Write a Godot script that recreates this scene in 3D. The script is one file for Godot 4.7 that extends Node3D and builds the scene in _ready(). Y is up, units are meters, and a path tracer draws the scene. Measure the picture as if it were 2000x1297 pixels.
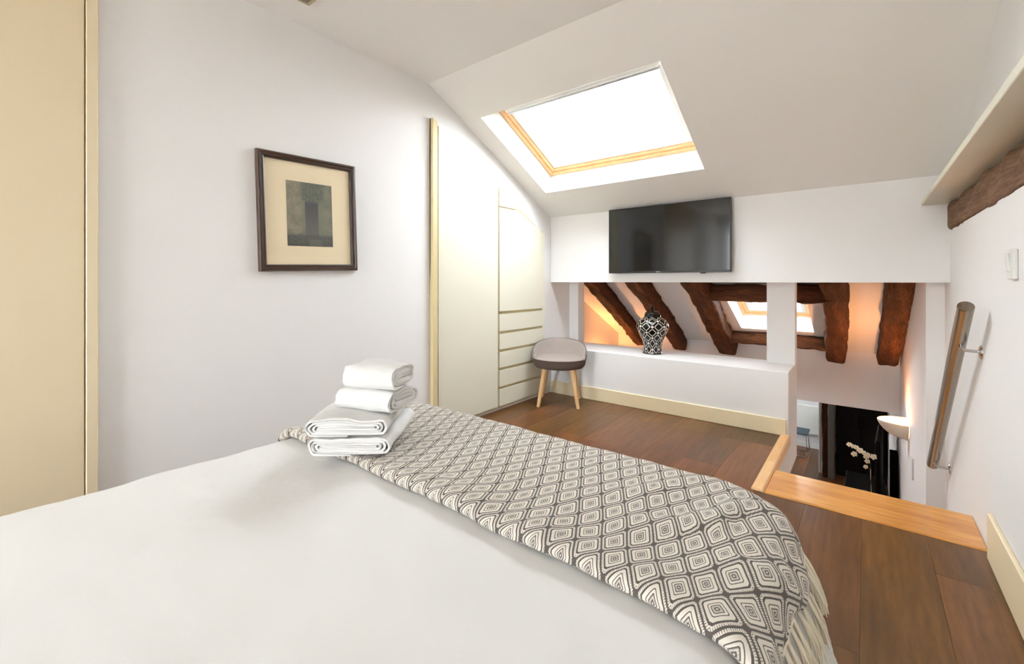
extends Node3D
# World: x to the right along the television wall, y up, and u = -z towards the television wall. Upper floor at y = 0.

const RU := 2.054      # where the flat ceiling breaks into the roof slope
const RY := 2.48
const XL := -2.405     # left wall
const XR := 0.386      # right wall
const UF := 3.6        # face of the television wall
const UB := -3.0       # back wall behind the camera
const YAW := 0.67672   # camera yaw

var M := {}
var rng := RandomNumberGenerator.new()

# ------------------------------------------------------------------ helpers
func P(x: float, y: float, u: float) -> Vector3:
	return Vector3(x, y, -u)

func roof(u: float) -> float:
	return RY - 0.5 * (u - RU)

func RP(x: float, s: float, n: float) -> Vector3:
	return P(x, RY - s * 0.44721 + n * 0.89443, RU + s * 0.89443 + n * 0.44721)

func meta(o: Node, label: String, category := "", group := "", kind := "") -> Node:
	if label: o.set_meta("label", label)
	if category: o.set_meta("category", category)
	if group: o.set_meta("group", group)
	if kind: o.set_meta("kind", kind)
	return o

var used := {}
func numbered(called: String) -> String:
	var n: int = used.get(called, 0)
	used[called] = n + 1
	return called if n == 0 else "%s_%03d" % [called, n]

func thing(called: String, label: String, category: String, at := Vector3.ZERO, turn := 0.0, group := "", kind := "") -> Node3D:
	var o := Node3D.new()
	o.name = numbered(called)
	add_child(o)
	o.position = at
	o.rotation.y = turn
	meta(o, label, category, group, kind)
	return o

func part(parent: Node, called: String, m: Mesh, mat: Material, label := "", kind := "") -> MeshInstance3D:
	var o := MeshInstance3D.new()
	o.name = called
	o.mesh = m
	o.material_override = mat
	parent.add_child(o, true)
	meta(o, label, "", "", kind)
	return o

func solo(called: String, m: Mesh, mat: Material, label: String, category := "", kind := "", group := "") -> MeshInstance3D:
	var o := MeshInstance3D.new()
	o.name = numbered(called)
	o.mesh = m
	o.material_override = mat
	add_child(o)
	meta(o, label, category, group, kind)
	return o

func struct(called: String, m: Mesh, mat: Material, label: String) -> MeshInstance3D:
	return solo(called, m, mat, label, "", "structure")

func ST() -> SurfaceTool:
	var st := SurfaceTool.new()
	st.begin(Mesh.PRIMITIVE_TRIANGLES)
	return st

func done(st: SurfaceTool) -> ArrayMesh:
	st.generate_normals()
	return st.commit()

# one convex face, turned so that it looks away from the centre
func face(st: SurfaceTool, pts: Array, centre: Vector3, g := 1, k := 1.0, off := Vector2.ZERO) -> void:
	var mid := Vector3.ZERO
	for p in pts: mid += p
	mid /= pts.size()
	var n: Vector3 = (pts[1] - pts[0]).cross(pts[2] - pts[0])
	if n.dot(mid - centre) > 0.0:
		pts = pts.duplicate()
		pts.reverse()
	st.set_smooth_group(-1)
	for i in range(1, pts.size() - 1):
		for q in [pts[0], pts[i], pts[i + 1]]:
			st.set_uv(guv(q, g, n.abs(), k) + off)
			st.add_vertex(q)

func guv(q: Vector3, g: int, n: Vector3, k: float) -> Vector2:
	var a := (g + 1) % 3
	var b := (g + 2) % 3
	if n[g] > n[a] and n[g] > n[b]:
		return Vector2(q[a], q[b]) * k
	return Vector2(q[b] if n[a] > n[b] else q[a], q[g]) * k

# box with chamfered edges
func bx(st: SurfaceTool, c: Vector3, s: Vector3, bev := 0.0, basis := Basis.IDENTITY, g := 1, k := 1.0, off := Vector2.ZERO) -> void:
	var h := s * 0.5
	var b: float = minf(bev, minf(h.x, minf(h.y, h.z)) * 0.99)
	if b <= 0.0:
		for ax in 3:
			for sg in [-1.0, 1.0]:
				var q := []
				for cc in [[-1.0, -1.0], [1.0, -1.0], [1.0, 1.0], [-1.0, 1.0]]:
					var v := Vector3.ZERO
					v[ax] = sg * h[ax]
					v[(ax + 1) % 3] = cc[0] * h[(ax + 1) % 3]
					v[(ax + 2) % 3] = cc[1] * h[(ax + 2) % 3]
					q.append(c + basis * v)
				face(st, q, c, g, k, off)
		return
	for ax in 3:
		var a := (ax + 1) % 3
		var d := (ax + 2) % 3
		for sg in [-1.0, 1.0]:
			var q := []
			for cc in [[-1.0, -1.0], [1.0, -1.0], [1.0, 1.0], [-1.0, 1.0]]:
				var v := Vector3.ZERO
				v[ax] = sg * h[ax]
				v[a] = cc[0] * (h[a] - b)
				v[d] = cc[1] * (h[d] - b)
				q.append(c + basis * v)
			face(st, q, c, g, k, off)
		for s1 in [-1.0, 1.0]:
			for s2 in [-1.0, 1.0]:
				var q := []
				for e in [[-1.0, 0], [1.0, 0], [1.0, 1], [-1.0, 1]]:
					var v := Vector3.ZERO
					v[ax] = e[0] * (h[ax] - b)
					v[a] = s1 * (h[a] - (b if e[1] == 0 else 0.0))
					v[d] = s2 * (h[d] - (b if e[1] == 1 else 0.0))
					q.append(c + basis * v)
				face(st, q, c, g, k, off)
	for s1 in [-1.0, 1.0]:
		for s2 in [-1.0, 1.0]:
			for s3 in [-1.0, 1.0]:
				face(st, [c + basis * Vector3(s1 * h.x, s2 * (h.y - b), s3 * (h.z - b)), c + basis * Vector3(s1 * (h.x - b), s2 * h.y, s3 * (h.z - b)), c + basis * Vector3(s1 * (h.x - b), s2 * (h.y - b), s3 * h.z)], c, g, k, off)

# box between ranges of x, y, u
func rb(st: SurfaceTool, x0: float, x1: float, y0: float, y1: float, u0: float, u1: float, bev := 0.0, g := 1, k := 1.0, off := Vector2.ZERO) -> void:
	bx(st, P((x0 + x1) / 2, (y0 + y1) / 2, (u0 + u1) / 2), Vector3(absf(x1 - x0), absf(y1 - y0), absf(u1 - u0)), bev, Basis.IDENTITY, g, k, off)

func boxm(x0: float, x1: float, y0: float, y1: float, u0: float, u1: float, bev := 0.0, g := 1, k := 1.0, off := Vector2.ZERO) -> ArrayMesh:
	var st := ST()
	rb(st, x0, x1, y0, y1, u0, u1, bev, g, k, off)
	return done(st)

# polygon of (u, y) extruded between x0 and x1
func prism(st: SurfaceTool, poly: Array, x0: float, x1: float, g := 1) -> void:
	var pv := PackedVector2Array(poly)
	var tri := Geometry2D.triangulate_polygon(pv)
	var far := Vector3((x0 + x1) / 2, 0, 0)
	for xx in [x0, x1]:
		for i in range(0, tri.size(), 3):
			var q := []
			for j in 3:
				q.append(P(xx, pv[tri[i + j]].y, pv[tri[i + j]].x))
			var c: Vector3 = (q[0] + q[1] + q[2]) / 3.0
			c.x = far.x
			face(st, q, c, g)
	var area := 0.0
	for i in pv.size():
		area += pv[i].cross(pv[(i + 1) % pv.size()])
	for i in pv.size():
		var a := pv[i]
		var b := pv[(i + 1) % pv.size()]
		var nn := Vector2(b.y - a.y, a.x - b.x).normalized() * signf(area)
		var q := [P(x0, a.y, a.x), P(x1, a.y, a.x), P(x1, b.y, b.x), P(x0, b.y, b.x)]
		var c: Vector3 = (q[0] + q[2]) / 2.0 - P(0, nn.y, nn.x)
		face(st, q, c, g)

func prismm(poly: Array, x0: float, x1: float) -> ArrayMesh:
	var st := ST()
	prism(st, poly, x0, x1)
	return done(st)

# a bent rectangular grid with smooth normals: pos[i * nj + j]
func gridm(pos: PackedVector3Array, ni: int, nj: int, uv: PackedVector2Array, flip := false) -> ArrayMesh:
	var nor := PackedVector3Array()
	nor.resize(ni * nj)
	for i in ni:
		for j in nj:
			var a := pos[mini(i + 1, ni - 1) * nj + j] - pos[maxi(i - 1, 0) * nj + j]
			var b := pos[i * nj + mini(j + 1, nj - 1)] - pos[i * nj + maxi(j - 1, 0)]
			var n := a.cross(b).normalized()
			nor[i * nj + j] = -n if flip else n
	var idx := PackedInt32Array()
	for i in ni - 1:
		for j in nj - 1:
			var a := i * nj + j
			var t := [a, a + 1, a + nj, a + 1, a + nj + 1, a + nj] if not flip else [a, a + nj, a + 1, a + 1, a + nj, a + nj + 1]
			idx.append_array(PackedInt32Array(t))
	var arr := []
	arr.resize(Mesh.ARRAY_MAX)
	arr[Mesh.ARRAY_VERTEX] = pos
	arr[Mesh.ARRAY_NORMAL] = nor
	arr[Mesh.ARRAY_TEX_UV] = uv
	arr[Mesh.ARRAY_INDEX] = idx
	var m := ArrayMesh.new()
	m.add_surface_from_arrays(Mesh.PRIMITIVE_TRIANGLES, arr)
	return m

# rings of equal length joined by quads; closed round, capped at the ends
func sweep(st: SurfaceTool, rings: Array, smooth := true, caps := true, us := 1.0, vs := 1.0, vo := 0.0) -> void:
	var n: int = rings[0].size()
	var v := vo
	for r in rings.size() - 1:
		var A: PackedVector3Array = rings[r]
		var B: PackedVector3Array = rings[r + 1]
		var dv: float = A[0].distance_to(B[0])
		var u := 0.0
		for i in n:
			var i2 := (i + 1) % n
			var du := A[i].distance_to(A[i2])
			st.set_smooth_group(0 if smooth else -1)
			var q := [[A[i], u, v], [B[i], u, v + dv], [B[i2], u + du, v + dv], [A[i], u, v], [B[i2], u + du, v + dv], [A[i2], u + du, v]]
			for w in q:
				st.set_uv(Vector2(w[1] * us, w[2] * vs))
				st.add_vertex(w[0])
			u += du
		v += dv
	if caps:
		for e in [0, rings.size() - 1]:
			var R: PackedVector3Array = rings[e]
			var c := Vector3.ZERO
			for p in R: c += p
			c /= n
			var inner: PackedVector3Array = rings[1 if e == 0 else rings.size() - 2]
			var ic := Vector3.ZERO
			for p in inner: ic += p
			ic /= n
			for i in n:
				face(st, [c, R[i], R[(i + 1) % n]], ic if ic.distance_to(c) > 1e-5 else c - Vector3(0, 1e-3, 0), 1)

func ring(c: Vector3, dir: Vector3, r: float, n: int, up := Vector3.UP, r2 := -1.0) -> PackedVector3Array:
	var d := dir.normalized()
	var a := up.cross(d)
	if a.length() < 0.05: a = Vector3.RIGHT.cross(d)
	a = a.normalized()
	var b := d.cross(a)
	var out := PackedVector3Array()
	for i in n:
		var t := -TAU * i / n
		out.append(c + a * cos(t) * r + b * sin(t) * (r if r2 < 0.0 else r2))
	return out

func tube(st: SurfaceTool, pts: Array, rad, n := 10, caps := true) -> void:
	var rings := []
	for i in pts.size():
		var d: Vector3 = pts[mini(i + 1, pts.size() - 1)] - pts[maxi(i - 1, 0)]
		var r: float = rad[i] if rad is Array else rad
		rings.append(ring(pts[i], d, r, n))
	sweep(st, rings, true, caps)

func tubem(pts: Array, rad, n := 10) -> ArrayMesh:
	var st := ST()
	tube(st, pts, rad, n)
	return done(st)

# profile of (radius, height) turned round the y axis; uv.x once round, uv.y along the profile in metres
func lathe(prof: Array, n := 48, origin := Vector3.ZERO, sx := 1.0, sz := 1.0) -> ArrayMesh:
	var pos := PackedVector3Array()
	var uv := PackedVector2Array()
	var v := 0.0
	for i in prof.size():
		if i: v += prof[i].distance_to(prof[i - 1])
		for j in n + 1:
			var t := TAU * j / n
			pos.append(origin + Vector3(cos(t) * prof[i].x * sx, prof[i].y, sin(t) * prof[i].x * sz))
			uv.append(Vector2(float(j) / n, v))
	return gridm(pos, prof.size(), n + 1, uv, false)

func smooth_profile(pts: Array, per := 6) -> Array:
	var out := []
	for i in pts.size() - 1:
		for k in per:
			var t := float(k) / per
			out.append(pts[i].cubic_interpolate(pts[i + 1], pts[maxi(i - 1, 0)], pts[mini(i + 2, pts.size() - 1)], t))
	out.append(pts[-1])
	return out

func mat(c: Color, rough := 0.6, metal := 0.0, spec := 0.5) -> StandardMaterial3D:
	var m := StandardMaterial3D.new()
	m.albedo_color = c
	m.roughness = rough
	m.metallic = metal
	m.metallic_specular = spec
	return m

func noise(seed_: int, freq: float, oct := 3) -> FastNoiseLite:
	var n := FastNoiseLite.new()
	n.seed = seed_
	n.frequency = freq
	n.noise_type = FastNoiseLite.TYPE_SIMPLEX_SMOOTH
	n.fractal_octaves = oct
	return n

func tex(w: int, h: int, f: Callable) -> ImageTexture:
	var im := Image.create(w, h, false, Image.FORMAT_RGB8)
	for y in h:
		for x in w:
			im.set_pixel(x, y, f.call(x, y))
	return ImageTexture.create_from_image(im)

# grain runs along v; tiles by mirrored blending at the rims being far apart
func wood_tex(dark: Color, light: Color, seed_: int, w := 384, h := 768, streak := 26.0, rings := 5.0) -> ImageTexture:
	var a := noise(seed_, 1.0, 4)
	var b := noise(seed_ + 7, 1.0, 3)
	return tex(w, h, func(x: int, y: int):
		var px := float(x) / w
		var py := float(y) / h
		var cx := cos(px * TAU) * 0.16
		var sx := sin(px * TAU) * 0.16
		var warp := b.get_noise_3d(cx * 6.0, sx * 6.0, py * 1.4) * 0.5
		var band := sin((px + warp * 0.3) * rings * TAU) * 0.5 + 0.5
		var fine := a.get_noise_3d(cx * streak * 3.0, sx * streak * 3.0, py * 5.0)
		var pore := a.get_noise_3d(cx * streak * 9.0 + 3.0, sx * streak * 9.0, py * 16.0)
		var t := 0.5 + (band - 0.5) * 0.35 + fine * 0.42 + minf(pore, 0.0) * 0.3 + warp * 0.35
		return dark.lerp(light, clampf(t, 0.0, 1.0)))

func bump(m: StandardMaterial3D, seed_: int, freq: float, cm: float, scale: float, oct := 4) -> void:
	var t := NoiseTexture2D.new()
	t.width = 256
	t.height = 256
	t.seamless = true
	t.noise = noise(seed_, freq, oct)
	m.heightmap_enabled = true
	m.heightmap_texture = t
	m.heightmap_scale = cm
	if not m.albedo_texture:
		m.uv1_triplanar = true
		m.uv1_world_triplanar = true
		m.uv1_scale = Vector3.ONE * scale

# rough old timber from p0 to p1
func timber(p0: Vector3, p1: Vector3, w: float, h: float, seed_: int, amp := 0.018, up := Vector3.UP, bend := 0.03) -> ArrayMesh:
	var d := (p1 - p0).normalized()
	var side := up.cross(d).normalized()
	var top := d.cross(side).normalized()
	var nz := noise(seed_, 1.0, 4)
	var count: int = maxi(6, int(p0.distance_to(p1) / 0.06))
	var rings := []
	var n := 24
	for i in count + 1:
		var t := float(i) / count
		var c := p0.lerp(p1, t)
		c += side * nz.get_noise_2d(t * 1.3, 5.0) * bend + top * nz.get_noise_2d(t * 1.1, 55.0) * bend * 0.6
		var r := PackedVector3Array()
		for k in n:
			var a := -TAU * k / n
			var ca := cos(a)
			var sa := sin(a)
			var e := 0.34
			var qx := signf(ca) * pow(absf(ca), e)
			var qy := signf(sa) * pow(absf(sa), e)
			var pp := c + side * qx * w * 0.5 + top * qy * h * 0.5
			var off := nz.get_noise_3d(pp.x * 4.0, pp.y * 4.0, pp.z * 4.0) * amp + nz.get_noise_3d(pp.x * 17.0, pp.y * 17.0, pp.z * 17.0) * amp * 0.35
			if i == 0 or i == count: off -= 0.012
			r.append(pp + (side * ca + top * sa) * off)
		rings.append(r)
	var st := ST()
	sweep(st, rings, true, true, 1.6, 0.8, rng.randf() * 3.0)
	return done(st)

# ------------------------------------------------------------------ the place
func _ready() -> void:
	rng.seed = 11
	camera_and_light()
	materials()
	shell()
	floors()
	roof_windows()
	timbers()
	trims()
	wardrobes()
	bed_and_cover()
	throw_blanket()
	towels()
	picture()
	television()
	stool()
	vase()
	right_side()
	lower_room()

func camera_and_light() -> void:
	var cam := Camera3D.new()
	cam.name = "camera"
	cam.projection = Camera3D.PROJECTION_FRUSTUM
	cam.near = 0.05
	cam.far = 60.0
	cam.size = 0.05 * 1297.0 / 859.0
	cam.frustum_offset = Vector2(0.0, -0.05 * 98.5 / 859.0)
	cam.position = Vector3(0, 1.08, 0)
	cam.rotation.y = YAW
	add_child(cam)
	cam.current = true
	var sky_mat := ProceduralSkyMaterial.new()
	sky_mat.sky_top_color = Color(0.905, 0.935, 0.96)
	sky_mat.sky_horizon_color = Color(0.92, 0.945, 0.965)
	sky_mat.ground_horizon_color = Color(0.8, 0.8, 0.79)
	sky_mat.ground_bottom_color = Color(0.68, 0.67, 0.65)
	sky_mat.energy_multiplier = 30.5
	var sky := Sky.new()
	sky.sky_material = sky_mat
	var env := Environment.new()
	env.background_mode = Environment.BG_SKY
	env.sky = sky
	env.tonemap_mode = Environment.TONE_MAPPER_LINEAR
	env.tonemap_exposure = 0.95
	env.sdfgi_enabled = true
	env.ssao_enabled = true
	env.ssil_enabled = true
	var we := WorldEnvironment.new()
	we.name = "world_environment"
	we.environment = env
	add_child(we)

func materials() -> void:
	M.wall = mat(Color(0.955, 0.95, 0.945), 0.85, 0.0, 0.3)
	bump(M.wall, 3, 0.02, 0.12, 0.9)
	M.ceil = mat(Color(0.97, 0.963, 0.95), 0.9, 0.0, 0.3)
	bump(M.ceil, 4, 0.02, 0.15, 0.7)
	M.cream = mat(Color(0.905, 0.89, 0.815), 0.42, 0.0, 0.45)
	M.cream_deep = mat(Color(0.87, 0.80, 0.62), 0.5)
	M.groove = mat(Color(0.80, 0.74, 0.58), 0.6)
	M.closet = mat(Color(0.9, 0.835, 0.71), 0.4, 0.0, 0.45)
	M.skirting = mat(Color(0.95, 0.885, 0.74), 0.45)
	M.lower_wall = mat(Color(0.9, 0.9, 0.9), 0.85)
	M.black = mat(Color(0.018, 0.018, 0.02), 0.7, 0.0, 0.2)
	M.dark = mat(Color(0.06, 0.045, 0.038), 0.6, 0.0, 0.3)
	M.grey = mat(Color(0.42, 0.4, 0.37), 0.6)
	M.white_plastic = mat(Color(0.93, 0.93, 0.91), 0.35)
	M.steel = mat(Color(0.66, 0.62, 0.57), 0.26, 1.0)
	M.chrome = mat(Color(0.8, 0.8, 0.8), 0.12, 1.0)
	M.glass = mat(Color(1, 1, 1, 0.06), 0.02)
	M.glass.transparency = BaseMaterial3D.TRANSPARENCY_ALPHA
	M.picture_glass = mat(Color(1, 1, 1, 0.03), 0.03, 0.0, 0.3)
	M.picture_glass.transparency = BaseMaterial3D.TRANSPARENCY_ALPHA
	M.pine = mat(Color.WHITE, 0.45)
	M.pine.albedo_texture = wood_tex(Color(0.89, 0.69, 0.47), Color(0.96, 0.8, 0.6), 21, 192, 384)
	M.oak = mat(Color.WHITE, 0.3)
	M.oak.albedo_texture = wood_tex(Color(0.76, 0.48, 0.2), Color(0.95, 0.71, 0.39), 31, 384, 768, 20.0, 4.0)
	M.oak.clearcoat_enabled = true
	M.oak.clearcoat = 0.5
	M.oak.clearcoat_roughness = 0.15
	var floor_tex := wood_tex(Color(0.32, 0.195, 0.085), Color(0.55, 0.37, 0.2), 41, 384, 768, 22.0, 3.0)
	var tints := [Color(1, 1, 1), Color(0.83, 0.81, 0.77), Color(1.0, 0.95, 0.97), Color(0.92, 0.94, 0.85), Color(0.97, 0.9, 0.87)]
	M.planks = []
	for c in tints:
		var m := mat(c, 0.3, 0.0, 0.5)
		m.albedo_texture = floor_tex
		M.planks.append(m)
	M.beam = mat(Color.WHITE, 0.85, 0.0, 0.3)
	M.beam.albedo_texture = wood_tex(Color(0.15, 0.085, 0.05), Color(0.42, 0.26, 0.16), 51, 384, 768, 14.0, 3.0)
	bump(M.beam, 52, 0.03, 0.9, 1.0, 5)
	M.beam_pale = mat(Color.WHITE, 0.9, 0.0, 0.3)
	M.beam_pale.albedo_texture = wood_tex(Color(0.32, 0.23, 0.17), Color(0.56, 0.44, 0.35), 57, 384, 768, 14.0, 2.0)
	bump(M.beam_pale, 58, 0.04, 0.9, 1.0, 5)
	M.sheet = mat(Color(0.89, 0.888, 0.88), 0.9, 0.0, 0.2)
	M.sheet.rim_enabled = true
	M.sheet.rim = 0.2
	bump(M.sheet, 61, 0.05, 0.1, 1.1)
	M.terry = mat(Color(0.94, 0.935, 0.925), 0.95, 0.0, 0.1)
	M.terry.rim_enabled = true
	M.terry.rim = 0.3
	bump(M.terry, 62, 0.35, 0.25, 9.0, 2)
	M.fringe = mat(Color(0.965, 0.925, 0.835), 0.95, 0.0, 0.1)
	M.seat_light = mat(Color.WHITE, 0.95, 0.0, 0.15)
	M.seat_light.albedo_texture = weave(Color(0.54, 0.495, 0.475), Color(0.75, 0.705, 0.675), 71)
	M.seat_light.uv1_triplanar = true
	M.seat_light.uv1_scale = Vector3.ONE * 4.0
	M.seat_dark = mat(Color.WHITE, 0.95, 0.0, 0.15)
	M.seat_dark.albedo_texture = weave(Color(0.33, 0.285, 0.265), Color(0.47, 0.41, 0.38), 72)
	M.seat_dark.uv1_triplanar = true
	M.seat_dark.uv1_scale = Vector3.ONE * 4.0
	M.beech = mat(Color.WHITE, 0.45)
	M.beech.albedo_texture = wood_tex(Color(0.78, 0.61, 0.42), Color(0.9, 0.76, 0.56), 81, 128, 512)

func weave(a: Color, b: Color, seed_: int) -> ImageTexture:
	var n := noise(seed_, 1.0, 3)
	return tex(256, 256, func(x: int, y: int):
		var t := 0.5 + 0.3 * n.get_noise_2d(x * 0.35, y * 0.04) + 0.25 * n.get_noise_2d(x * 0.05 + 90.0, y * 0.35) + 0.18 * sin(x * TAU / 4.0) * sin(y * TAU / 4.0)
		return a.lerp(b, clampf(t, 0.0, 1.0)))

# ------------------------------------------------------------------ shell
func shell() -> void:
	var V := func(a, b): return Vector2(a, b)
	struct("wall_left", prismm([V.call(UB, -0.285), V.call(4.07, -0.285), V.call(4.07, roof(4.07)), V.call(RU, RY), V.call(UB, RY)], XL - 0.2, XL), M.wall, "white plastered left wall with the framed picture")
	var st := ST()
	prism(st, [V.call(UF, 1.074), V.call(4.07, 1.074), V.call(4.07, roof(4.07)), V.call(UF, roof(UF))], XL, XR)
	prism(st, [V.call(UF, 1.38), V.call(3.82, 1.38), V.call(3.82, roof(3.82)), V.call(UF, roof(UF))], XR, 0.42)
	struct("wall_front", done(st), M.wall, "white wall above the opening that carries the television")
	struct("wall_parapet", boxm(XL, -0.4165, -0.285, 0.445, UF, 4.07, 0.004), M.wall, "low white parapet with a ledge on top")
	struct("wall_column", boxm(XL, -2.3, 0.445, 1.074, 3.95, 4.07), M.wall, "short white column at the left end of the opening")
	struct("wall_post", boxm(-0.604, -0.4165, 0.445, 1.074, 3.95, 4.07), M.wall, "white post standing on the parapet beside the stairs")
	st = ST()
	rb(st, -2.605, B0, -0.285, RY, UB - 0.2, UB)
	rb(st, B1, 0.62, -0.285, RY, UB - 0.2, UB)
	rb(st, B0, B1, -0.285, 0.2, UB - 0.2, UB)
	rb(st, B0, B1, 2.2, RY, UB - 0.2, UB)
	struct("wall_back", done(st), M.wall, "white back wall with the window added for fill light behind the bed")
	struct("wall_right", boxm(XR, 0.62, -2.4, 1.38, UB, 3.82), M.wall, "white right wall beside the stairs with the handrail")
	struct("wall_right_upper", prismm([V.call(UB, 1.38), V.call(3.82, 1.38), V.call(3.82, roof(3.82)), V.call(RU, RY), V.call(UB, RY)], 0.42, 0.62), M.wall, "white right wall above the shelf")
	struct("ceiling", boxm(-2.65, 0.65, RY, RY + 0.2, UB - 0.2, RU), M.ceil, "flat white ceiling")
	# roof slope with two openings
	st = ST()
	var s_end := (6.75 - RU) / 0.89443
	var xs := [-3.25, W1.x0, W2.x0, W1.x1, W2.x1, 0.65]
	xs.sort()
	var ss := [0.0, W1.s0, W1.s1, W2.s0, W2.s1, s_end]
	for i in xs.size() - 1:
		for j in ss.size() - 1:
			var mx: float = (xs[i] + xs[i + 1]) / 2
			var ms: float = (ss[j] + ss[j + 1]) / 2
			var hole := false
			for w in [W1, W2]:
				if mx > w.x0 and mx < w.x1 and ms > w.s0 and ms < w.s1: hole = true
			if hole: continue
			var c := RP(mx, ms, 0.125)
			var q := []
			for e in [[0, 0], [1, 0], [1, 1], [0, 1]]:
				q.append([xs[i + e[0]], ss[j + e[1]]])
			var lo := []
			var hi := []
			for e in q:
				lo.append(RP(e[0], e[1], 0.0))
				hi.append(RP(e[0], e[1], 0.25))
			face(st, lo, c)
			face(st, hi, c)
			for e in 4:
				face(st, [lo[e], lo[(e + 1) % 4], hi[(e + 1) % 4], hi[e]], c)
	struct("ceiling_slope", done(st), M.ceil, "sloping white ceiling with the roof windows")
	# the stair well and the rooms beyond
	struct("wall_stair", prismm([V.call(3.82, -2.4), V.call(11.3, -2.4), V.call(11.3, -0.39), V.call(6.7, -0.39), V.call(6.7, roof(6.7)), V.call(3.82, roof(3.82))], 0.3, 0.62), M.wall, "white stairwell wall with the lit wall lamp")
	struct("wall_far", prismm([V.call(6.5, -0.39), V.call(6.7, -0.39), V.call(6.7, roof(6.7)), V.call(6.5, roof(6.5))], -3.05, 0.3), M.wall, "low white wall under the far roof eaves")
	st = ST()
	prism(st, [V.call(1.8, -2.4), V.call(9.7, -2.4), V.call(9.7, -0.39), V.call(6.7, -0.39), V.call(6.7, roof(6.7)), V.call(4.07, roof(4.07)), V.call(4.07, -0.285), V.call(1.8, -0.285)], -3.25, -3.05)
	rb(st, -3.25, -3.05, -2.4, -1.6, 9.7, 11.3)
	rb(st, -3.25, -3.05, -0.6, -0.39, 9.7, 11.3)
	rb(st, -3.25, -3.05, -1.6, -0.6, 10.9, 11.3)
	struct("wall_gable", done(st), M.wall, "white gable wall beyond the parapet")
	struct("wall_return", prismm([V.call(3.97, -0.285), V.call(4.07, -0.285), V.call(4.07, roof(4.07)), V.call(3.97, roof(3.97))], -3.25, XL - 0.2), M.wall, "short white wall joining the gable")
	struct("wall_lower", boxm(-3.25, 0.62, -2.4, -0.285, 1.6, 1.8), M.lower_wall, "white wall under the bedroom floor")
	struct("wall_lower_back", boxm(-3.25, 0.62, -2.4, -0.39, 11.1, 11.3), M.lower_wall, "white wall behind the radiator downstairs")
	struct("wall_partition", boxm(-0.66, -0.605, -2.4, -0.39, 9.75, 11.1, 0.004), M.lower_wall, "white edge of a thin partition downstairs")
	struct("ceiling_lower", boxm(-3.25, 0.62, -0.39, -0.2, 6.7, 11.3), M.ceil, "white ceiling of the lower room")

var W1 := {"x0": -2.235, "x1": -0.885, "s0": (2.41 - RU) / 0.89443, "s1": (3.265 - RU) / 0.89443}
var W2 := {"x0": -1.19, "x1": -0.45, "s0": (4.98 - RU) / 0.89443, "s1": (6.0 - RU) / 0.89443}

func floors() -> void:
	var st := ST()
	rb(st, -3.25, XR, -0.285, -0.016, UB, 2.6)
	rb(st, -3.25, -0.4165, -0.285, -0.016, 2.6, UF)
	var f := struct("floor", done(st), M.wall, "brown plank floor of the bedroom")
	var w := 0.2155
	var x := -0.013 - w * 12
	var n := 0
	while x < XR:
		var x0: float = maxf(x, XL)
		var x1: float = minf(x + w, XR)
		if x1 - x0 > 0.01:
			var u_end := UF if x1 < -0.43 else 2.56
			var u: float = UB - rng.randf_range(0.1, 1.0)
			var cuts := [UB]
			while u < u_end:
				u += 1.2
				if u > UB + 0.1 and u < u_end - 0.2: cuts.append(u)
			if u_end > 3.0:
				while cuts[-1] > 3.0: cuts.pop_back()
				cuts.append(3.31)
			cuts.append(u_end)
			for i in cuts.size() - 1:
				var m := boxm(x0 + 0.0002, x1 - 0.0002, -0.016, 0.0, cuts[i] + 0.0002, cuts[i + 1] - 0.0002, 0.0007, 2, 0.55, Vector2(rng.randf(), rng.randf()))
				part(f, "plank", m, M.planks[(n * 7 + i * 3 + rng.randi() % 3) % 5])
		n += 1
		x += w
	st = ST()
	rb(st, -3.25, 0.62, -2.6, -2.416, 1.6, 11.3)
	var lf := struct("floor_lower", done(st), M.wall, "dark brown plank floor of the lower room")
	x = -2.0
	while x < 0.29:
		for k in 3:
			var u0: float = 5.2 + k * 2.0
			part(lf, "plank", boxm(x + 0.0008, minf(x + 0.19, 0.3) - 0.0008, -2.416, -2.4, u0 + 0.001, minf(u0 + 2.0, 11.1) - 0.001, 0.0012, 2, 0.55, Vector2(rng.randf(), rng.randf())), M.planks[rng.randi() % 5])
		x += 0.19
	# stairs going down
	var s := struct_node("staircase", "oak staircase going down to the lower room")
	for i in 10:
		var y := -0.218 * (i + 1)
		var u := 2.89 + 0.245 * i
		part(s, "tread", boxm(-0.4, 0.29, y - 0.04, y, u - 0.02, u + 0.245, 0.006, 0, 0.8), M.oak)
		part(s, "riser", boxm(-0.4, 0.29, y, y + 0.176, u - 0.02, u - 0.002), M.wall)

func struct_node(called: String, label: String) -> Node3D:
	return thing(called, label, "", Vector3.ZERO, 0.0, "", "structure")

# ------------------------------------------------------------------ roof windows
func bar(st: SurfaceTool, a: Vector3, b: Vector3, w: float, h: float, bev := 0.003) -> void:
	var d := (b - a).normalized()
	var n := Vector3(0, 0.89443, -0.44721)
	var sd := n.cross(d).normalized()
	bx(st, (a + b) / 2, Vector3(w, h, a.distance_to(b)), bev, Basis(sd, n, d), 2, 1.0)

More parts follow.
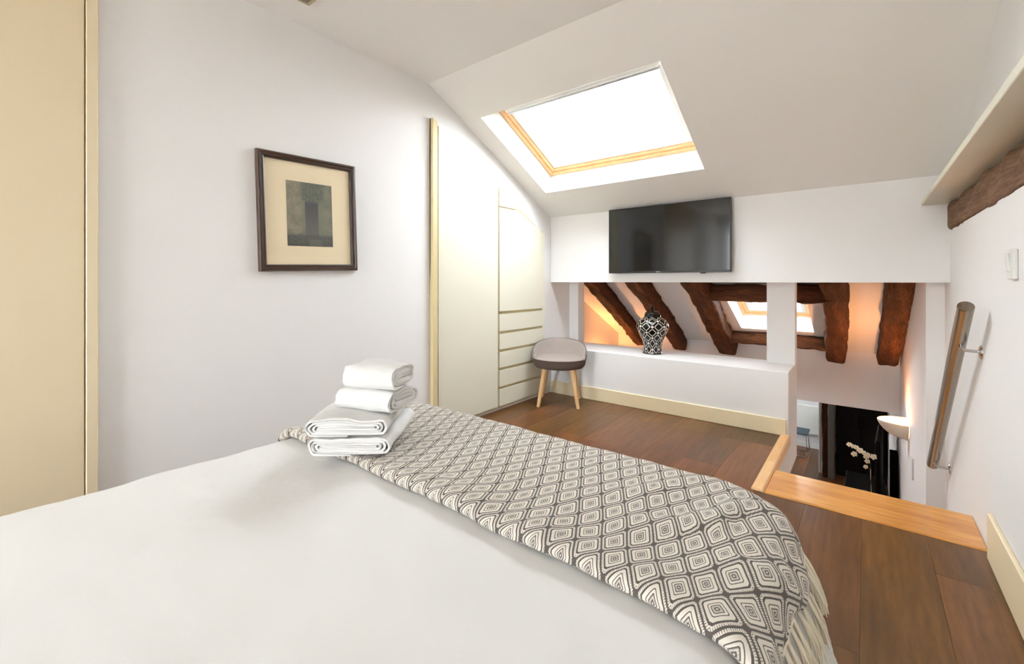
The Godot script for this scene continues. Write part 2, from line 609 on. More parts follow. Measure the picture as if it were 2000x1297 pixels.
func roof_window(called: String, W: Dictionary, label: String, cassette: bool) -> void:
	var o := struct_node(called, label)
	var x0: float = W.x0
	var x1: float = W.x1
	var s0: float = W.s0
	var s1: float = W.s1
	# fixed pine frame, pine sash and the white inner rim of the sash: inset, width, height above the ceiling
	var st: SurfaceTool
	for k in [["frame_bar", 0.017, 0.034, 0.21, M.pine], ["sash_bar", 0.055, 0.034, 0.222, M.pine], ["glazing_bar", 0.093, 0.036, 0.226, M.white_plastic]]:
		var i: float = k[1]
		for e in [[x0 + i, s0 + i - k[2] / 2, x0 + i, s1 - i + k[2] / 2], [x1 - i, s0 + i - k[2] / 2, x1 - i, s1 - i + k[2] / 2], [x0 + i + k[2] / 2, s0 + i, x1 - i - k[2] / 2, s0 + i], [x0 + i + k[2] / 2, s1 - i, x1 - i - k[2] / 2, s1 - i]]:
			st = ST()
			bar(st, RP(e[0], e[1], k[3]), RP(e[2], e[3], k[3]), k[2], 0.05)
			part(o, k[0], done(st), k[4])
	st = ST()
	var c := RP((x0 + x1) / 2, (s0 + s1) / 2, 0.235)
	bx(st, c, Vector3(x1 - x0 - 0.2, 0.008, s1 - s0 - 0.2), 0.0, Basis(Vector3.RIGHT, Vector3(0, 0.89443, -0.44721), Vector3.RIGHT.cross(Vector3(0, 0.89443, -0.44721))))
	part(o, "pane", done(st), M.glass)
	if cassette:
		st = ST()
		bar(st, RP(x0 + 0.08, 0.525, 0.172), RP(x1 - 0.08, 0.525, 0.172), 0.055, 0.05, 0.016)
		var cs := part(o, "blind_cassette", done(st), M.white_plastic, "white blind cassette")
		st = ST()
		bar(st, RP(x0 + 0.085, 0.567, 0.176), RP(x1 - 0.085, 0.567, 0.176), 0.02, 0.022, 0.004)
		part(cs, "pull_bar", done(st), mat(Color(0.75, 0.75, 0.76), 0.35, 0.6))

const B0 := -2.25
const B1 := -0.85

func roof_windows() -> void:
	roof_window("window_1", W1, "pine framed roof window above the television wall", true)
	roof_window("window_2", W2, "small pine framed roof window between the dark beams", false)
	var bw := struct_node("added_window_4", "unseen white window added behind the bed for frontal fill light")  # unseen window, added to fill the room with light from behind the camera
	for e in [[B0, B1, 0.2, 0.25], [B0, B1, 2.15, 2.2], [B0, B0 + 0.05, 0.25, 2.15], [B1 - 0.05, B1, 0.25, 2.15], [(B0 + B1) / 2 - 0.03, (B0 + B1) / 2 + 0.03, 0.25, 2.15]]:
		part(bw, "frame_bar", boxm(e[0], e[1], e[2], e[3], UB - 0.12, UB - 0.06, 0.004), M.white_plastic)
	for e in [[B0 + 0.05, (B0 + B1) / 2 - 0.03], [(B0 + B1) / 2 + 0.03, B1 - 0.05]]:
		part(bw, "pane", boxm(e[0], e[1], 0.25, 2.15, UB - 0.094, UB - 0.086), M.glass)
	var w := struct_node("window_3", "window of the lower room")
	for e in [[-1.6, -1.55, 9.7, 10.9], [-0.65, -0.6, 9.7, 10.9], [-1.55, -0.65, 9.7, 9.75], [-1.55, -0.65, 10.85, 10.9]]:
		part(w, "frame_bar", boxm(-3.18, -3.1, e[0], e[1], e[2], e[3], 0.004), M.white_plastic)
	part(w, "pane", boxm(-3.15, -3.14, -1.55, -0.65, 9.75, 10.85), M.glass)

# ------------------------------------------------------------------ timbers
func timbers() -> void:
	var g := "old roof timbers beyond the parapet"
	var rows := [
		[-2.48, -2.66, 0.15, "leftmost dark old rafter, lit orange from the left below", 6.49],
		[-1.93, -2.07, 0.17, "dark old rafter rising behind the patterned jar", 6.49],
		[-1.34, -1.43, 0.22, "broad dark old rafter left of the small roof window", 6.49],
		[-0.18, -0.27, 0.19, "dark old rafter right of the white post with rounded lower end", 6.43],
		[0.215, 0.195, 0.18, "rightmost dark old rafter above the lit wall lamp", 6.4]]
	var i := 0
	for r in rows:
		var a := P(r[0], roof(4.2) - 0.097, 4.2)
		var b := P(r[1], roof(r[4]) - 0.087, r[4])
		solo("roof_beam", timber(a, b, r[2], 0.195, 200 + i * 13, 0.022), M.beam, r[3], "beam", "", g)
		i += 1
	solo("roof_beam", timber(P(-1.36, roof(4.85) - 0.115, 4.85), P(-0.2, roof(4.85) - 0.115, 4.85), 0.14, 0.17, 301, 0.02), M.beam, "dark cross beam above the small roof window", "beam", "", g)
	solo("roof_beam", timber(P(-1.42, roof(6.1) - 0.075, 6.1), P(-0.27, roof(6.1) - 0.09, 6.1), 0.1, 0.15, 302, 0.015), M.beam, "thin dark cross beam below the small roof window", "beam", "", g)
	solo("wall_beam", timber(P(0.43, 1.452, UB), P(0.43, 1.452, 3.598), 0.1, 0.142, 310, 0.022, Vector3.UP, 0.02), M.beam_pale, "weathered brown beam set in the right wall under the shelf", "beam")

# ------------------------------------------------------------------ trims
func trims() -> void:
	struct("baseboard_front", boxm(XL, -0.43, 0.0, 0.117, UF - 0.016, UF, 0.004), M.skirting, "cream baseboard along the parapet")
	struct("baseboard_right", boxm(XR - 0.016, XR, 0.0, 0.18, UB, 2.5, 0.004), M.skirting, "cream baseboard along the right wall")
	var st := ST()
	rb(st, -0.465, -0.405, -0.06, 0.012, 2.56, UF, 0.008, 2, 0.7, Vector2(0.3, 0.1))
	struct("trim_1", done(st), M.pine, "pale wooden edging along the stairwell beside the parapet")
	st = ST()
	rb(st, -0.405, XR - 0.001, -0.04, 0.006, 2.56, 2.9, 0.006, 0, 0.8, Vector2(0.1, 0.45))
	struct("trim_2", done(st), M.oak, "honey oak board at the head of the stairs")

# ------------------------------------------------------------------ wardrobes
func slant(u: float) -> float:
	return roof(u) - 0.24

func panel(o: Node, called: String, poly: Array, x0: float, x1: float, m: Material) -> MeshInstance3D:
	var st := ST()
	prism(st, poly, x0, x1)
	return part(o, called, done(st), m)

func wardrobes() -> void:
	var o := thing("built_in_wardrobe", "cream built-in wardrobe with sloping top, tall door and five drawers", "wardrobe", P(XL + 0.002, 0, 2.75))
	var off := -P(XL, 0, 2.75)
	var V := func(a, b): return Vector2(a, b)
	var x := XL
	var items := []
	items.append(panel(o, "back_board", [V.call(2.063, 0.02), V.call(3.455, 0.02), V.call(3.455, slant(3.455)), V.call(2.063, slant(2.063))], x, x + 0.008, M.groove))
	items.append(panel(o, "jamb", [V.call(2.063, 0.0), V.call(2.105, 0.0), V.call(2.105, slant(2.105)), V.call(2.063, slant(2.063))], x, x + 0.034, M.cream_deep))
	var d := panel(o, "tall_door", [V.call(2.122, 0.04), V.call(2.773, 0.04), V.call(2.773, slant(2.773) - 0.012), V.call(2.122, slant(2.122) - 0.012)], x + 0.008, x + 0.026, M.cream)
	items.append(d)
	items.append(panel(o, "top_panel", [V.call(2.795, 1.712), V.call(3.03, 1.712), V.call(2.795, slant(2.795) - 0.012)], x + 0.008, x + 0.026, M.cream))
	items.append(panel(o, "upper_door", [V.call(2.795, 0.83), V.call(3.42, 0.83), V.call(3.42, slant(3.42) - 0.01), V.call(3.034, 1.70), V.call(2.795, 1.70)], x + 0.008, x + 0.026, M.cream))
	var ys := [0.04, 0.178, 0.335, 0.488, 0.64, 0.806]
	for i in 5:
		items.append(panel(o, "drawer", [V.call(2.795, ys[i] + (0.0 if i == 0 else 0.024)), V.call(3.42, ys[i] + (0.0 if i == 0 else 0.024)), V.call(3.42, ys[i + 1]), V.call(2.795, ys[i + 1])], x + 0.008, x + 0.026, M.cream))
	items.append(panel(o, "end_strip", [V.call(3.42, 0.04), V.call(3.455, 0.04), V.call(3.455, slant(3.455)), V.call(3.42, slant(3.42))], x + 0.008, x + 0.026, M.cream))
	for it in items: it.position = off
	var c := thing("closet", "cream full-height closet door at the left edge", "closet", P(XL + 0.002, 0, -0.2))
	var coff := -P(XL, 0, -0.2)
	for e in [["jamb", 0.297, 0.333, 0.03], ["door", -0.33, 0.294, 0.024], ["door", -0.96, -0.333, 0.024]]:
		var q := part(c, e[0], boxm(XL, XL + e[3], 0.0, 2.42, e[1], e[2], 0.003), M.closet)
		q.position = coff

# ------------------------------------------------------------------ bed
const BX0 := -1.72
const BX1 := -0.125
const BU0 := -0.7
const BU1 := 1.395
const TOPY := 0.5
const RHO := 0.2
const RR := 0.075

# where a point of a cloth lies that is spread over the bed: (a, b) in metres of cloth, h above the bed surface
func drape(a: float, b: float, h: float, flare := 0.06, nz: FastNoiseLite = null, wr := 0.0) -> Vector3:
	var qa := clampf(a, BX0 + RHO, BX1 - RHO)
	var qb := clampf(b, BU0 + 0.02, BU1 - RHO)
	var d := Vector2(a - qa, b - qb)
	var l := d.length()
	var n := d / l if l > 1e-6 else Vector2.ZERO
	var flat := RHO - RR
	var y := TOPY
	var out := l
	var nrm := Vector3.UP
	if l > flat:
		var arc := l - flat
		if arc < RR * PI / 2:
			var t := arc / RR
			out = flat + RR * sin(t)
			y = TOPY - RR * (1.0 - cos(t))
			nrm = Vector3(n.x * sin(t), cos(t), -n.y * sin(t))
		else:
			var e := arc - RR * PI / 2
			out = RHO + e * flare
			y = TOPY - RR - e
			nrm = Vector3(n.x, 0, -n.y)
	# the mattress is a little fuller in the middle
	var crown := 0.0
	if l < flat:
		var ea := minf(a - BX0, BX1 - a)
		var eb := BU1 - b
		crown = 0.008 * clampf(minf(ea, eb) / 0.5, 0.0, 1.0)
	var p := Vector3(qa + n.x * out, y + crown, -(qb + n.y * out)) + nrm * h
	if nz:
		var k := wr * (0.25 + clampf((l - flat) / 0.25, 0.0, 1.0) * 1.6)
		p += nrm * (nz.get_noise_2d(a * 2.2, b * 2.2) + 0.4 * nz.get_noise_2d(a * 7.0 + 30.0, b * 7.0)) * k
	return p

func bed_and_cover() -> void:
	var o := thing("bed", "double bed under the white bedspread", "bed", P((BX0 + BX1) / 2, 0, 0.3))
	var off := -P((BX0 + BX1) / 2, 0, 0.3)
	var parts := []
	parts.append(part(o, "bed_base", boxm(BX0 + 0.07, BX1 - 0.07, 0.12, 0.24, BU0 + 0.02, BU1 - 0.07, 0.01), M.dark))
	parts.append(part(o, "mattress", boxm(BX0 + 0.055, BX1 - 0.055, 0.24, TOPY - 0.035, BU0 + 0.02, BU1 - 0.055, 0.05), M.sheet))
	for e in [[BX0 + 0.12, BU0 + 0.1], [BX1 - 0.12, BU0 + 0.1], [BX0 + 0.12, BU1 - 0.2], [BX1 - 0.12, BU1 - 0.2]]:
		var st := ST()
		tube(st, [P(e[0], 0, e[1]), P(e[0], 0.12, e[1])], 0.025, 12)
		parts.append(part(o, "leg", done(st), M.dark))
	for q in parts: q.position = off
	# the bedspread
	var nz := noise(600, 1.0, 3)
	var drop := 0.30
	var ext := drop - RR + RR * PI / 2 - RR
	var a0 := BX0 - ext
	var a1 := BX1 + ext
	var b0 := BU0 + 0.02
	var b1 := BU1 + ext
	var ni := 190
	var nj := 190
	var pos := PackedVector3Array()
	var uv := PackedVector2Array()
	for i in ni:
		for j in nj:
			var a := lerpf(a0, a1, float(i) / (ni - 1))
			var b := lerpf(b0, b1, float(j) / (nj - 1))
			# the corner of the cloth is pulled in so that the hem stays nearly level
			var qa := clampf(a, BX0 + RHO, BX1 - RHO)
			var qb := clampf(b, BU0, BU1 - RHO)
			var dd := Vector2(a - qa, b - qb)
			if absf(dd.x) > 1e-5 and dd.y > 1e-5:
				var lim := maxf(absf(dd.x), dd.y)
				var l := dd.length()
				dd *= lerpf(1.0, lim / l, 0.85)
				a = qa + dd.x
				b = qb + dd.y
			pos.append(drape(a, b, 0.0, 0.36, nz, 0.014))
			uv.append(Vector2(a, b))
	solo("bedspread", gridm(pos, ni, nj, uv, true), M.sheet, "plain white bedspread draped over the bed", "bedspread")

# ------------------------------------------------------------------ throw
func throw_tex() -> ImageTexture:
	var w := 256
	var h := 480
	var nz := noise(700, 0.6, 2)
	var n2 := noise(701, 0.02, 2)
	var dark := Color(0.36, 0.335, 0.315)
	var lightc := Color(0.91, 0.88, 0.835)
	return tex(w, h, func(x: int, y: int):
		var fx := float(x) / w
		var fy := float(y) / h
		var best := 9.0
		var bd := Vector2.ZERO
		for c in [Vector2(0.5, 0.5), Vector2(0, 0), Vector2(1, 0), Vector2(0, 1), Vector2(1, 1)]:
			var d: Vector2 = Vector2(fx, fy) - c
			var m: float = (absf(d.x) + absf(d.y)) * 2.0
			if m < best:
				best = m
				bd = d
		# blunt the corners of each lozenge a little
		var cc: float = maxf(absf(bd.x), absf(bd.y)) * 2.0
		var m := maxf(best, cc * 1.1)
		var along := (absf(bd.y) - absf(bd.x)) * 2.0
		var t := 0.0
		if m > 0.935: t = 0.0
		elif m > 0.785: t = 1.0 if fmod(absf(along) * 9.0 + 0.25, 1.0) > (0.3 if m > 0.85 else 0.12) else 0.1
		elif m > 0.675: t = 0.0
		elif m > 0.46: t = 1.0
		elif m > 0.405: t = 0.1
		elif m > 0.29: t = 1.0
		elif m > 0.225: t = 0.1
		elif m > 0.13: t = 0.95 if fmod(absf(along) * 20.0, 1.0) > 0.25 else 0.2
		elif m > 0.055: t = 0.1
		else: t = 0.9
		var j := nz.get_noise_2d(x, y) * 0.16 + sin(y * TAU / 6.0) * 0.05
		if t < 0.3: j += 0.04 * signf(sin((x + y) * TAU / 8.0))
		return dark.lerp(lightc, clampf(t + j, 0.0, 1.0)))

func throw_blanket() -> void:
	var m := mat(Color.WHITE, 0.92, 0.0, 0.15)
	m.albedo_texture = throw_tex()
	m.rim_enabled = true
	m.rim = 0.25
	var o := thing("throw_blanket", "grey and cream lozenge pattern throw with cream tassels across the bed foot", "blanket", P(-0.9, TOPY, 1.05))
	var off := -P(-0.9, TOPY, 1.05)
	var nz := noise(710, 1.0, 3)
	var a0 := BX0 + 0.0
	var a1 := BX1 - RHO + 0.245
	var hem_at := func(b: float) -> float: return a1 - 0.07 * smoothstep(1.1, 1.5, b) - 0.025 * (1.0 - smoothstep(0.7, 1.1, b))
	var b0 := 0.745
	var b1 := BU1 + 0.10
	# cross profile: from under the folded edge round to the top
	var prof := []
	for k in 4: prof.append([b0 + 0.05 - k * 0.012, 0.004, 0.0])
	for k in 9:
		var t := PI * k / 8.0
		prof.append([b0 + 0.017 - sin(t) * 0.017, 0.018 - cos(t) * 0.015, 0.0])
	var bb := b0 + 0.02
	while bb < b1:
		prof.append([bb, 0.033 - 0.017 * smoothstep(b0 + 0.02, b0 + 0.16, bb), 0.0])
		bb += 0.012
	var ln := 0.0
	for k in prof.size():
		if k: ln += Vector2(prof[k][0] - prof[k - 1][0], prof[k][1] - prof[k - 1][1]).length()
		prof[k][2] = ln
	var ni := 150
	var pos := PackedVector3Array()
	var uv := PackedVector2Array()
	for i in ni:
		for e in prof:
			var a: float = lerpf(a0, hem_at.call(e[0]), float(i) / (ni - 1))
			var wob: float = nz.get_noise_2d(a * 3.0, 3.0) * 0.012 * (1.0 - smoothstep(b0, b0 + 0.4, e[0]))
			var h: float = e[1] * (1.0 + 0.25 * nz.get_noise_2d(a * 6.0, e[0] * 3.0))
			var bq: float = e[0] + wob
			# creases near the far right corner
			var cr := smoothstep(-0.75, -0.2, a) * smoothstep(0.8, 1.1, bq) * (1.0 - 0.85 * smoothstep(1.15, 1.32, bq))
			h += cr * 0.017 * maxf(0.0, sin((a * 0.9 - bq * 0.55) * 34.0 + nz.get_noise_2d(a * 4.0, bq * 4.0) * 2.0))
			pos.append(drape(a, bq, h + 0.002, 0.1, nz, 0.003) + off)
			uv.append(Vector2((a + 0.012 * nz.get_noise_2d(e[0] * 1.5, a)) / 0.0635, (e[2] + 0.012 * nz.get_noise_2d(a * 1.2, 9.0)) / 0.122))
	part(o, "cloth", gridm(pos, ni, prof.size(), uv, true), m)
	# hem band and tassels along the right end
	var nb := 19
	var hem := []
	for k in 70:
		var b := lerpf(b0, b1 - 0.06, k / 69.0)
		hem.append(drape(hem_at.call(b) + 0.002, b, 0.012, 0.1, nz, 0.003) + off)
	part(o, "hem", tubem(hem, 0.0065, 8), M.fringe)
	for k in nb:
		var b := lerpf(b0 + 0.008, b1 - 0.075, float(k) / (nb - 1)) + rng.randf_range(-0.004, 0.004)
		var st := ST()
		var sw := rng.randf_range(-0.03, 0.012)
		var len := rng.randf_range(0.08, 0.115)
		for s in 15:
			var pts := []
			var rr := []
			var fo := rng.randf_range(-0.017, 0.017)
			var ho := rng.randf_range(-0.006, 0.012)
			var wv := rng.randf() * TAU
			var ls := rng.randf_range(0.8, 1.05)
			for q in 8:
				var t := q / 7.0
				var sp: float = lerpf(0.0, 1.0, smoothstep(0.1, 0.9, t))
				pts.append(drape(hem_at.call(b) + t * len * ls, b + sw * t + fo * (0.25 + 0.75 * sp) + 0.0025 * sin(t * 9.0 + wv) * sp, 0.014 + ho * sp + 0.006 * sin(t * PI), 0.42) + off)
				rr.append(lerpf(0.003, 0.0013, t))
			tube(st, pts, rr, 5)
		part(o, "tassel", done(st), M.fringe)

# ------------------------------------------------------------------ towels
# flattened spiral ribbon seen end on, half width w, height h, made of layers
func towel_mesh(w: float, h: float, depth: float, turns: float, seed_: int, sag := 0.0) -> ArrayMesh:
	var nz := noise(seed_, 1.0, 3)
	var pitch := h / (2.0 * turns)
	var th := pitch * 0.9
	var path := []
	var steps := int(turns * 56)
	for i in steps + 1:
		var k := turns * i / steps
		var r := pitch * (k + 0.05)
		var t := fmod(k, 1.0) * TAU
		# racetrack of half height r
		var str_ := w - h * 0.5
		var c := cos(t)
		var s := sin(t)
		var px := c * r + str_ * clampf(c * 2.2, -1.0, 1.0) * clampf(0.8 + 0.2 * k / turns, 0.0, 1.0)
		path.append(Vector2(px, s * r))
	var inner := []
	var outer := []
	for i in path.size():
		var d: Vector2 = (path[mini(i + 1, path.size() - 1)] - path[maxi(i - 1, 0)]).normalized()
		var n := Vector2(d.y, -d.x)
		outer.append(path[i] + n * th / 2)
		inner.append(path[i] - n * th / 2)
	var loop := outer.duplicate()
	inner.reverse()
	loop.append_array(inner)
	var st := ST()
	var slices := 16
	var n := loop.size()
	var rows := []
	for sl in slices + 1:
		var z: float = lerpf(0.0, depth, float(sl) / slices)
		var row := PackedVector3Array()
		for i in n:
			var q: Vector2 = loop[i]
			var y := q.y + h / 2
			var f := nz.get_noise_3d(q.x * 9.0, q.y * 14.0, z * 8.0)
			var ends := 0.0
			if sl == 0: ends = nz.get_noise_2d(i * 0.06, 4.0) * 0.006
			if sl == slices: ends = nz.get_noise_2d(i * 0.06, 44.0) * 0.006
			var puff := 1.0 + 0.13 * nz.get_noise_2d(q.x * 7.0 + 20.0, z * 6.0) - 0.1 * pow(absf(z / depth - 0.5) * 2.0, 3.0)
			row.append(Vector3(q.x + f * 0.008, clampf(y * puff + f * 0.005 * clampf(y / h * 2.0, 0.0, 1.0), 0.0, h), -(z + ends)))
		rows.append(row)
	for sl in slices:
		for i in n:
			var i2 := (i + 1) % n
			st.set_smooth_group(0)
			for v in [rows[sl][i], rows[sl + 1][i2], rows[sl + 1][i], rows[sl][i], rows[sl][i2], rows[sl + 1][i2]]:
				st.set_uv(Vector2(v.x + v.y, v.z))
				st.add_vertex(v)
	var half := path.size()
	for e in [0, slices]:
		for i in half - 1:
			var j := n - 1 - i
			face(st, [rows[e][i], rows[e][i + 1], rows[e][j - 1], rows[e][j]], rows[e][i] + Vector3(0, 0, -0.1 if e == 0 else 0.1))
	return done(st)

func towels() -> void:
	# camera-facing frame: lateral and depth from the camera position
	var at := func(lat: float, dep: float, y: float) -> Vector3:
		return P(lat * cos(YAW) - dep * sin(YAW), y, lat * sin(YAW) + dep * cos(YAW))
	var g := "folded white towels on the bed"
	var base := TOPY + 0.047
	var rows := [
		[0.13, 0.058, 0.34, 3.75, -0.497, 1.346, base, 0.0, "lowest folded white towel of the stack, layers facing the viewer"],
		[0.129, 0.0595, 0.34, 3.75, -0.505, 1.346, base + 0.0585, 0.02, "second white towel from the bottom of the stack"]]
	var i := 0
	for r in rows:
		var o := solo("folded_towel", towel_mesh(r[0], r[1], r[2], r[3], 800 + i * 5), M.terry, r[8], "towel", "", g)
		o.position = at.call(r[4], r[5], r[6])
		o.rotation.y = YAW + r[7]
		i += 1
	# the upper two lie with their fold towards the viewer
	rows = [
		[0.085, 0.073, 0.205, 2.75, -0.385, 1.365, base + 0.1185, -0.38, "thick folded white towel second from the top of the stack"],
		[0.078, 0.076, 0.175, 2.75, -0.37, 1.358, base + 0.192, -0.24, "smallest folded white towel on top of the stack"]]
	for r in rows:
		var o := solo("folded_towel", towel_mesh(r[0], r[1], r[2], r[3], 840 + i * 5), M.terry, r[8], "towel", "", g)
		# its spiral end (z = 0) is turned to the viewer's right
		var right_front: Vector3 = at.call(r[4], r[5], r[6])
		o.rotation.y = YAW + r[7] + PI / 2
		var back := Vector3(-sin(YAW + r[7]), 0, -cos(YAW + r[7]))
		o.position = right_front + back * r[0]
		i += 1

# ------------------------------------------------------------------ picture
func picture() -> void:
	var o := thing("framed_picture", "brown framed picture with cream mat on the left wall", "picture", P(XL, 1.45, 1.2))
	# local: z axis out of the wall is +x of the world; build with x along u
	var q := Node3D.new()
	o.rotation = Vector3.ZERO
	q.free()
	o.basis = Basis(Vector3(0, 0, -1), Vector3.UP, Vector3(1, 0, 0)) * Basis(Vector3(0, 0, 1), deg_to_rad(1.7))
	var w := 0.548
	var h := 0.622
	var fw := 0.036
	var wood := mat(Color.WHITE, 0.35)
	wood.albedo_texture = wood_tex(Color(0.13, 0.07, 0.03), Color(0.3, 0.19, 0.1), 91, 128, 512)
	wood.clearcoat_enabled = true
	wood.clearcoat = 0.4
	# moulding profile: (inset from the outer edge, height off the wall)
	var prof := [Vector2(0.0, 0.0), Vector2(0.0, 0.02), Vector2(0.004, 0.027), Vector2(0.012, 0.028), Vector2(0.017, 0.022), Vector2(0.024, 0.021), Vector2(0.029, 0.024), Vector2(0.033, 0.022), Vector2(fw, 0.014), Vector2(fw, 0.0)]
	var corners := [Vector2(-w / 2, -h / 2), Vector2(w / 2, -h / 2), Vector2(w / 2, h / 2), Vector2(-w / 2, h / 2)]
	for k in 4:
		var a: Vector2 = corners[k]
		var b: Vector2 = corners[(k + 1) % 4]
		var ia := Vector2(-signf(a.x), -signf(a.y))
		var ib := Vector2(-signf(b.x), -signf(b.y))
		var ra := PackedVector3Array()
		var rb_ := PackedVector3Array()
		for p in prof:
			ra.append(Vector3(a.x + ia.x * p.x, a.y + ia.y * p.x, p.y))
			rb_.append(Vector3(b.x + ib.x * p.x, b.y + ib.y * p.x, p.y))
		var st := ST()
		sweep(st, [ra, rb_], false, true)
		part(o, "frame_bar", done(st), wood)
	var st := ST()
	bx(st, Vector3(0, 0, 0.004), Vector3(w - 0.05, h - 0.05, 0.006))
	part(o, "mat_board", done(st), mat(Color(0.97, 0.9, 0.755), 0.8), "cream mat board")
	st = ST()
	var pw := 0.256
	var ph := 0.35
	var nz := noise(95, 1.0, 4)
	var pt := tex(192, 264, func(x: int, y: int):
		var fx := x / 192.0
		var fy := y / 264.0
		var n1 := nz.get_noise_2d(x * 0.02, y * 0.02)
		var n2 := nz.get_noise_2d(x * 0.09 + 40.0, y * 0.09)
		var c := Color(0.58, 0.53, 0.43).lerp(Color(0.47, 0.46, 0.36), fx)
		c = c.lerp(Color(0.27, 0.3, 0.23), clampf(0.25 + n1 * 0.8 + n2 * 0.5, 0.0, 1.0) * 0.6)
		# rough masonry above a dark doorway
		var blot := smoothstep(0.27, 0.35, fx + n2 * 0.05) * (1.0 - smoothstep(0.75, 0.85, fx + n2 * 0.05))
		var above := 1.0 - smoothstep(0.24, 0.34, fy + n2 * 0.05)
		c = c.lerp(Color(0.17, 0.21, 0.14).lerp(Color(0.42, 0.45, 0.35), clampf(0.5 + n2, 0, 1)), blot * above * 0.85)
		var jamb := smoothstep(0.29, 0.33, fx) * (1.0 - smoothstep(0.78, 0.84, fx)) * smoothstep(0.28, 0.34, fy) * (1.0 - smoothstep(0.85, 0.92, fy))
		c = c.lerp(Color(0.43, 0.45, 0.34), jamb * 0.6)
		var door := smoothstep(0.37, 0.4, fx + n2 * 0.01) * (1.0 - smoothstep(0.66, 0.69, fx)) * smoothstep(0.27, 0.33, fy) * (1.0 - smoothstep(0.84, 0.87, fy))
		c = c.lerp(Color(0.16, 0.165, 0.165).lerp(Color(0.33, 0.32, 0.30), smoothstep(0.3, 0.8, fy)), door)
		var low := smoothstep(0.79, 0.85, fy + n2 * 0.04)
		c = c.lerp(Color(0.08, 0.1, 0.06).lerp(Color(0.28, 0.29, 0.22), clampf(0.4 + n2 * 1.2, 0, 1)), low * 0.9)
		var step_ := smoothstep(0.45, 0.47, fx) * (1.0 - smoothstep(0.7, 0.76, fx)) * smoothstep(0.87, 0.9, fy)
		c = c.lerp(Color(0.36, 0.36, 0.30), step_ * 0.7)
		return c)
	var pm := mat(Color.WHITE, 0.7)
	pm.albedo_texture = pt
	st.set_smooth_group(-1)
	var cx := 0.0
	var cy := 0.0
	for e in [[0, 0], [0, 1], [1, 1], [0, 0], [1, 1], [1, 0]]:
		st.set_uv(Vector2(e[0], 1.0 - e[1]))
		st.add_vertex(Vector3(cx + (e[0] - 0.5) * pw, cy + (e[1] - 0.5) * ph, 0.0078))
	part(o, "print", done(st), pm, "dark greenish print of a doorway")
	st = ST()
	bx(st, Vector3(0, 0, 0.0125), Vector3(w - 2 * fw + 0.006, h - 2 * fw + 0.006, 0.002))
	part(o, "glass", done(st), M.picture_glass)

# ------------------------------------------------------------------ television
func television() -> void:
	var o := thing("television", "large black flat television on the white wall above the opening", "television", P(-1.262, 1.155, UF))
	var screen := mat(Color(0.018, 0.018, 0.018), 0.09, 0.0, 0.55)
	var body := mat(Color(0.03, 0.03, 0.032), 0.35)
	var st := ST()
	bx(st, Vector3(0, 0.275, 0.035), Vector3(0.94, 0.5, 0.03), 0.01)
	bx(st, Vector3(0, 0.275, 0.011), Vector3(0.4, 0.3, 0.022), 0.0)
	part(o, "back_cover", done(st), body)
	st = ST()
	bx(st, Vector3(0, 0.2755, 0.055), Vector3(0.962, 0.533, 0.008))
	part(o, "screen", done(st), screen)
	for e in [[0, 0.546, 0.982, 0.01], [0, 0.005, 0.982, 0.016], [-0.486, 0.275, 0.01, 0.55], [0.486, 0.275, 0.01, 0.55]]:
		st = ST()
		bx(st, Vector3(e[0], e[1], 0.053), Vector3(e[2], e[3], 0.02), 0.002)
		part(o, "bezel", done(st), body)
	st = ST()
	bx(st, Vector3(0.29, -0.007, 0.052), Vector3(0.035, 0.012, 0.014), 0.003)
	part(o, "sensor", done(st), body)
	var tm := TextMesh.new()
	var sf := SystemFont.new()
	sf.font_names = PackedStringArray(["Droid Sans"])
	sf.font_weight = 700
	tm.font = sf
	tm.text = "SAMSUNG"
	tm.font_size = 24
	tm.pixel_size = 0.0003
	tm.depth = 0.001
	var l := part(o, "logo", tm, mat(Color(0.8, 0.8, 0.8), 0.3, 0.6), "small silver lettering on the lower bezel")
	l.position = Vector3(-0.055, 0.005, 0.0635)

